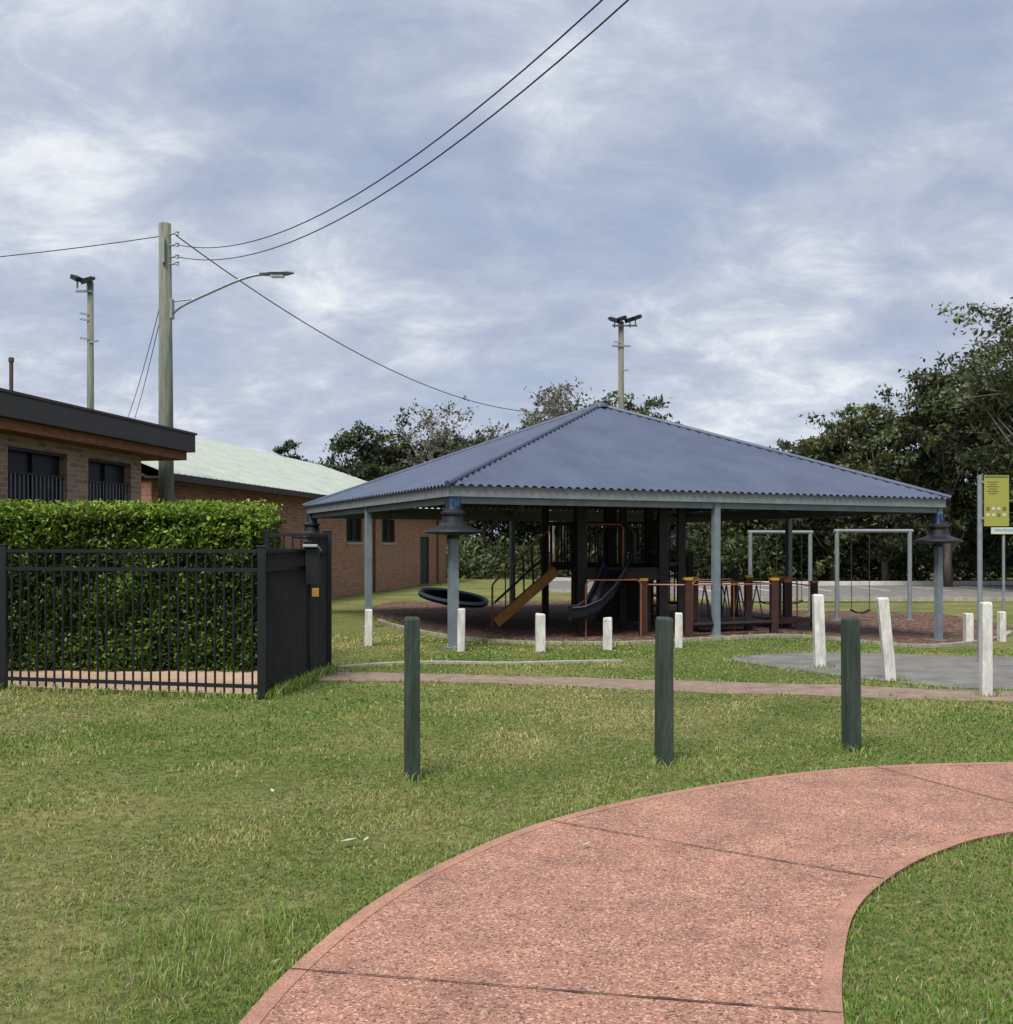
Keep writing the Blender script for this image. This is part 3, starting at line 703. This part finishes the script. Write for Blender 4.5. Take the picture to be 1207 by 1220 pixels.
# ------------------------------------------------------------------ buildings
def bdir(k=.18):
    l=math.hypot(k,1); return np.array([k/l,1/l]),np.array([-1/l,k/l])
D,LF=bdir()
RZ=math.atan2(D[1],D[0])
def obox(mb,o,a0,a1,b0,b1,z0,z1,mi=0):
    c=o+D*(a0+a1)/2+LF*(b0+b1)/2; mb.box(c[0],c[1],(z0+z1)/2,a1-a0,b1-b0,z1-z0,RZ,mi)
def openwall(mb,o,A0,A1,ops,H,mi=0):
    c=A0
    for a0,a1,z0,z1 in ops:
        obox(mb,o,c,a0,0,.23,0,H,mi)
        if z0>0: obox(mb,o,a0,a1,0,.23,0,z0,mi)
        obox(mb,o,a0,a1,0,.23,z1,H,mi); c=a1
    obox(mb,o,c,A1,0,.23,0,H,mi)
cl=empty("brick_clubhouse"); O1=np.array([-6.84,19.0])
wl=MB()
wops=[(-6.2,-4.5,2.25,3.13),(-3.78,-2.3,2.25,3.13),(-1.7,-.35,2.25,3.13)]
openwall(wl,O1,-9,0,wops,3.3)
obox(wl,O1,-.23,0,.23,7,0,3.3); obox(wl,O1,-9,-8.77,.23,7,0,3.3); obox(wl,O1,-8.77,-.23,6.77,7,0,3.3)
wl.obj("walls",['brick1'],cl)
wn=MB()
for a0,a1,z0,z1 in wops:
    obox(wn,O1,a0,a1,.14,.17,z0,z1,0)
    obox(wn,O1,a0,a1,.02,.08,z0,z0+.05,1); obox(wn,O1,a0,a1,.02,.08,z1-.05,z1,1)
    nb=int((a1-a0)/.10)
    for i in range(nb+1):
        t=a0+.02+(a1-a0-.04)*i/nb; obox(wn,O1,t-.006,t+.006,.035,.05,z0+.05,z0+.48,2)
    obox(wn,O1,a0,a1,.03,.055,z0+.48,z0+.51,1)
    obox(wn,O1,(a0+a1)/2-.03,(a0+a1)/2+.03,.09,.13,z0+.05,z1-.05,1)
wn.obj("windows",['glass','dark','galv'],cl)
r1=MB(); obox(r1,O1,-9.9,1.05,-.55,7.5,3.46,3.80,0); obox(r1,O1,-9.85,1.08,-.58,7.5,3.80,3.84,0)
obox(r1,O1,-9.8,.95,-.42,7.4,3.30,3.455,1)
r1.obj("flat_roof",['brownfascia','wood'],cl)
v1=MB(); p=O1+D*(-2.95)+LF*.55; v1.tube([(p[0],p[1],3.84),(p[0],p[1],4.58)],.032,8); v1.lathe(p[0],p[1],[(.045,4.56),(.045,4.62),(0,4.64)],8); v1.obj("vent_pipe",['rust'],cl)

hb=empty("brick_hall"); O2=np.array([-5.53,32.2]); A0,A1=-11.0,15.4; DEP=10.0
w2=MB()
ops=[(1.35,3.0,1.78,2.62),(5.3,7.0,1.78,2.66),(10.7,12.2,0.02,2.05)]
openwall(w2,O2,A0,A1,ops,3.12)
obox(w2,O2,A0,A0+.23,.23,DEP,0,3.12); obox(w2,O2,A1-.23,A1,.23,DEP,0,3.12); obox(w2,O2,A0+.23,A1-.23,DEP-.23,DEP,0,3.12)
w2.obj("walls",['brick2'],hb)
w3=MB()
for a0,a1,z0,z1 in ops[:2]:
    obox(w3,O2,a0,a1,.10,.13,z0,z1,0)
    for q in (a0+.03,(a0+a1)/2,a1-.03): obox(w3,O2,q-.03,q+.03,.04,.095,z0,z1,1)
    obox(w3,O2,a0,a1,.03,.09,z0,z0+.05,1); obox(w3,O2,a0-.05,a1+.05,-.04,.0,z0-.09,z0-.01,2)
a0,a1,z0,z1=ops[2]; obox(w3,O2,a0,a1,.08,.12,z0,z1,3); obox(w3,O2,a0,a0+.07,.02,.07,z0,z1,1); obox(w3,O2,a1-.07,a1,.02,.07,z0,z1,1)
for a in (4.2,13.5): obox(w3,O2,a,a+.09,-.09,-.002,0,3.1,4)
w3.obj("windows_and_door",['glass','brownfascia','concrete','green_timber','wood'],hb)
r2=MB()
def b3(a,b,z): p=O2+D*a+LF*b; return (p[0],p[1],z)
ov2=.45; RZ2=5.25; ZE=3.16; mid=DEP/2
n_=int((A1-A0+1)/.30); vs=[];fs=[]
aa=[A0-.3+i*(A1-A0+.6)/n_ for i in range(n_+1)]
for i,a in enumerate(aa):
    hipt=min(1,(A1+.3-a)/3.5)
    for k_,dz in ((a-.02,0),(a,.03),(a+.02,0)):
        vs.append(b3(k_,-ov2,ZE+dz)); vs.append(b3(k_,-ov2+(mid+ov2)*hipt,ZE+(RZ2-ZE)*hipt+dz))
for i in range(len(vs)//2-1): fs.append((2*i,2*i+2,2*i+3,2*i+1))
r2.add(vs,fs,0)
r2.add([b3(A0-.3,DEP+ov2,ZE),b3(A1+.3,DEP+ov2,ZE),b3(A1-3.2,mid,RZ2),b3(A0-.3,mid,RZ2)],[(0,1,2,3)],0)
r2.add([b3(A1+.3,-ov2,ZE),b3(A1+.3,DEP+ov2,ZE),b3(A1-3.2,mid,RZ2)],[(0,1,2)],0)
r2.add([b3(A0-.1,0,3.1),b3(A0-.1,DEP,3.1),b3(A0-.1,mid,RZ2-.05)],[(0,1,2)],2)
obox(r2,O2,A0-.3,A1+.3,-ov2-.08,-ov2+.03,3.00,3.14,1)
obox(r2,O2,A0-.28,A1+.28,-ov2+.04,-.005,3.04,3.08,1)
r2.obj("roof",['roofgreen','brownfascia','brick2'],hb)

# ------------------------------------------------------------------ poles & wires
up=empty("utility_pole")
pm=MB(); PX,PY=-6.93,20.65
pm.tube([(PX+.02,PY,0),(PX,PY,4),(PX-.02,PY,8.18)],[.165,.145,.12],14,0)
pm.obj("pole",['polewood'],up,smooth=True)
am=MB()
arm=catmull([(PX+.1,PY,6.32),(PX+.35,PY,6.52),(PX+.9,PY,6.78),(PX+1.45,PY,7.02),(PX+1.8,PY,7.13),(PX+2.1,PY,7.16)],5)
am.tube([tuple(p) for p in arm],.028,8,0)
am.tube([(PX+.1,PY,6.60),(PX+.6,PY,6.65)],.016,6,0); am.box(PX+.12,PY,6.45,.06,.14,.4,0,0)
hd=[(1.9,.03,.03),(2.0,.08,.045),(2.2,.12,.055),(2.45,.12,.05),(2.6,.03,.02)]
vs=[];fs=[]
for X_,w_,h_ in hd:
    for k_ in range(10):
        t=2*math.pi*k_/10; vs.append((PX+X_,PY+w_*math.cos(t),7.17+(X_-2)*.02+h_*math.sin(t)))
for i in range(4):
    for k_ in range(10): fs.append((10*i+k_,10*i+(k_+1)%10,10*i+10+(k_+1)%10,10*i+10+k_))
am.add(vs,fs,0); am.box(PX+2.27,PY,7.115,.26,.16,.04,0,1)
am.obj("street_lamp_arm",['galv','lamp_glass'],up,smooth=False)
ins=MB()
for z in (7.95,7.72,7.48,7.34):
    ins.tube([(PX+.08,PY-.05,z),(PX+.26,PY-.12,z)],.018,6,0); ins.lathe(PX+.27,PY-.12,[(.0,z-.04),(.045,z-.03),(.03,z),(.045,z+.03),(.0,z+.06)],8,1)
ins.box(PX,PY-.15,7.6,.05,.05,.5,0,0); ins.obj("insulators",['galv','lamp_glass'],up)
wr=MB()
def wire(f,n=30,r=.012): wr.tube([f(i/n) for i in range(n+1)],r,5,0)
for zs,am_ in ((6.2,.0221),(6.0,.0215)):
    wire(lambda s,zs=zs,am_=am_: (PX+.27+.658*24*s*.985,PY-.1-24*s,zs+am_*(24*s-8.3)**2),50,.0085)
wire(lambda s:(PX-.1-15*s,PY-3*s,7.93-1.9*s*(1.6-s)-.3*s),20,.010)
wire(lambda s:(PX+.2+11.78*s,PY+24.35*s,6.25+7.38*(s-.48)**2),40,.013)
wire(lambda s:(PX-.12-3.98*s,PY+8.75*s,6.52-1.32*s-.6*s*(1-s)),12,.009)
wire(lambda s:(PX-.12-3.92*s,PY+9.15*s,6.25-1.03*s-.5*s*(1-s)),12,.009)
wr.obj("overhead_cables",['wire'])
pm=MB(); ex,ey=PX+.27+.658*24*.985,PY-.1-24
pm.tube([(ex,ey+.1,0),(ex,ey+.1,11.9)],[.18,.13],12); pm.beam((ex-.6,ey,11.5),(ex+.6,ey,11.5),.1,.1); pm.obj("utility_pole",['polewood'])

def floodpole(x,y,h,r,heads,arms,steps=(),hs=1.0):
    z=gzf(x,y); e=empty("floodlight_pole"); mb=MB(); mb.tube([(x,y,z),(x,y,h)],[r*1.15,r*.85],12,0); mb.obj("pole",['polewood'],e,smooth=True)
    h2=MB()
    for zz,w0,w_ in arms: h2.beam((x+w0,y-.12,zz),(x+w_,y-.12,zz),.07,.07,0)
    for dx,dz,s in heads:
        h2.beam((x+dx,y-.12,h+dz-.3),(x+dx,y-.12,h+dz),.05,.05,0)
        h2.beam((x+dx-.16*s*hs,y-.30,h+dz-.05),(x+dx+.16*s*hs,y-.1,h+dz+.10),.30*hs,.18*hs,1)
        h2.beam((x+dx+.14*s*hs,y-.12,h+dz+.08),(x+dx+.25*s*hs,y-.05,h+dz+.14),.15*hs,.11*hs,1)
    for zz,s in steps: h2.beam((x,y-.1,zz),(x+s*.32,y-.1,zz+.05),.045,.06,0)
    h2.obj("floodlights",['galv','navy_black'],e); return e
floodpole(5.08,45,11.6,.14,((-.30,0,-1),(-.05,.05,1),(.38,.02,1),(.62,.10,1)),((11.4,-.4,.7),(10.5,-.42,.42)),((10.45,-1),(10.65,-1),(9.4,1)))
floodpole(-14.35,35,10.75,.12,((-.40,.05,-1),(-.05,-.02,1)),((10.4,-.45,.1),),((9.6,-1),(9.4,-1),(8.75,-1),(8.65,1)),.85)

# ------------------------------------------------------------------ signs
sg=MB(); sx,sy=6.53,14.0; z=gzf(sx,sy)
sg.tube([(sx,sy,z),(sx,sy,2.60)],.034,10,0)
sg.box(sx+.205,sy-.05,2.24,.34,.012,.70,0,1)
for i in range(6): sg.box(sx+.15,sy-.0585,2.50-.032*i,.16-.05*(i%2),.004,.007,0,2)
for r_ in range(2):
    for c_ in range(4): sg.box(sx+.085+.075*c_,sy-.0585,2.13-.085*r_,.042,.004,.045,0,3 if (r_+c_)%3 else 2)
sg.box(sx+.205,sy-.0585,2.57,.32,.004,.02,0,2)
for zz in (2.5,2.0): sg.beam((sx,sy-.04,zz),(sx+.1,sy-.04,zz),.02,.03,0)
sg.obj("park_information_sign",['galv','signgreen','signtext','signwhite'])
s2=MB(); s2.tube([(12.0,24.5,-.3),(12.0,24.5,2.05)],.035,8,0); s2.box(12.0,24.45,2.0,.65,.015,.16,0,1); s2.box(12.0,24.44,2.02,.5,.006,.05,0,2); s2.obj("street_sign",['galv','signwhite','signblue'])

# ------------------------------------------------------------------ sky, sun, camera
w=bpy.data.worlds.new("World"); scene.world=w; w.use_nodes=True; nt=w.node_tree; N=nt.nodes; L=nt.links; N.clear()
out=N.new("ShaderNodeOutputWorld"); sky=N.new("ShaderNodeTexSky"); sky.sky_type='NISHITA'; sky.sun_disc=False
SE,SR=math.radians(58),math.radians(205)
sky.sun_elevation=SE; sky.sun_rotation=SR
b1=N.new("ShaderNodeBackground"); b1.inputs[1].default_value=.14; L.new(sky.outputs[0],b1.inputs[0])
tc=N.new("ShaderNodeTexCoord"); sp_=N.new("ShaderNodeSeparateXYZ"); L.new(tc.outputs['Generated'],sp_.inputs[0])
ad=N.new("ShaderNodeMath"); ad.operation='MAXIMUM'; L.new(sp_.outputs[2],ad.inputs[0]); ad.inputs[1].default_value=0
ad2=N.new("ShaderNodeMath"); ad2.operation='ADD'; L.new(ad.outputs[0],ad2.inputs[0]); ad2.inputs[1].default_value=.36
cb_=N.new("ShaderNodeCombineXYZ")
for i in range(2):
    dv=N.new("ShaderNodeMath"); dv.operation='DIVIDE'; L.new(sp_.outputs[i],dv.inputs[0]); L.new(ad2.outputs[0],dv.inputs[1]); L.new(dv.outputs[0],cb_.inputs[i])
def wn_(s,d,r,dist,off,rot=.6):
    mp=N.new("ShaderNodeMapping"); mp.inputs['Location'].default_value=off; mp.inputs['Rotation'].default_value=(0,0,rot); mp.inputs['Scale'].default_value=(1,1.3,1)
    L.new(cb_.outputs[0],mp.inputs[0]); n=N.new("ShaderNodeTexNoise"); n.inputs['Scale'].default_value=s; n.inputs['Detail'].default_value=d; n.inputs['Roughness'].default_value=r; n.inputs['Distortion'].default_value=dist
    L.new(mp.outputs[0],n.inputs['Vector']); return n
n1=wn_(1.9,6,.55,.2,(3.9,0.4,0)); n2=wn_(5.5,8,.66,.45,(7,4,2),-.5)
r=N.new("ShaderNodeValToRGB"); e=r.color_ramp.elements
e[0].position=.36; e[0].color=(.37,.43,.58,1); e[1].position=.67; e[1].color=(.90,.93,.95,1)
a=e.new(.44); a.color=(.43,.485,.62,1); a=e.new(.51); a.color=(.51,.565,.68,1); a=e.new(.56); a.color=(.62,.67,.77,1); a=e.new(.605); a.color=(.76,.80,.86,1)
mxn=N.new("ShaderNodeMix"); mxn.data_type='FLOAT'; mxn.inputs[0].default_value=.42; L.new(n1.outputs['Fac'],mxn.inputs[2]); L.new(n2.outputs['Fac'],mxn.inputs[3])
L.new(mxn.outputs[0],r.inputs[0])
b2=N.new("ShaderNodeBackground"); b2.inputs[1].default_value=1.03; L.new(r.outputs[0],b2.inputs[0])
cv=N.new("ShaderNodeMapRange"); cv.inputs[1].default_value=.34; cv.inputs[2].default_value=.48; cv.inputs[3].default_value=.75; cv.inputs[4].default_value=1
L.new(n1.outputs['Fac'],cv.inputs[0])
ms=N.new("ShaderNodeMixShader"); L.new(cv.outputs[0],ms.inputs[0]); L.new(b1.outputs[0],ms.inputs[1]); L.new(b2.outputs[0],ms.inputs[2]); L.new(ms.outputs[0],out.inputs[0])

sd=bpy.data.lights.new("sun",'SUN'); sd.energy=4.7; sd.angle=math.radians(26); sd.color=(1,.95,.87)
so=bpy.data.objects.new("sun",sd); col.objects.link(so)
dirv=Vector((math.sin(SR)*math.cos(SE),math.cos(SR)*math.cos(SE),math.sin(SE)))
so.rotation_euler=dirv.to_track_quat('Z','Y').to_euler()

cd=bpy.data.cameras.new("camera"); cam=bpy.data.objects.new("camera",cd); col.objects.link(cam)
cam.location=(0,0,1.6); cam.rotation_euler=(math.radians(90),0,0)
cd.sensor_fit='VERTICAL'; cd.sensor_height=24; cd.sensor_width=24; cd.lens=24*1209/1220; cd.shift_y=42/1220; cd.clip_end=4000; cd.clip_start=.05
scene.camera=cam
scene.view_settings.view_transform='Standard'; scene.view_settings.look='None'; scene.view_settings.exposure=0
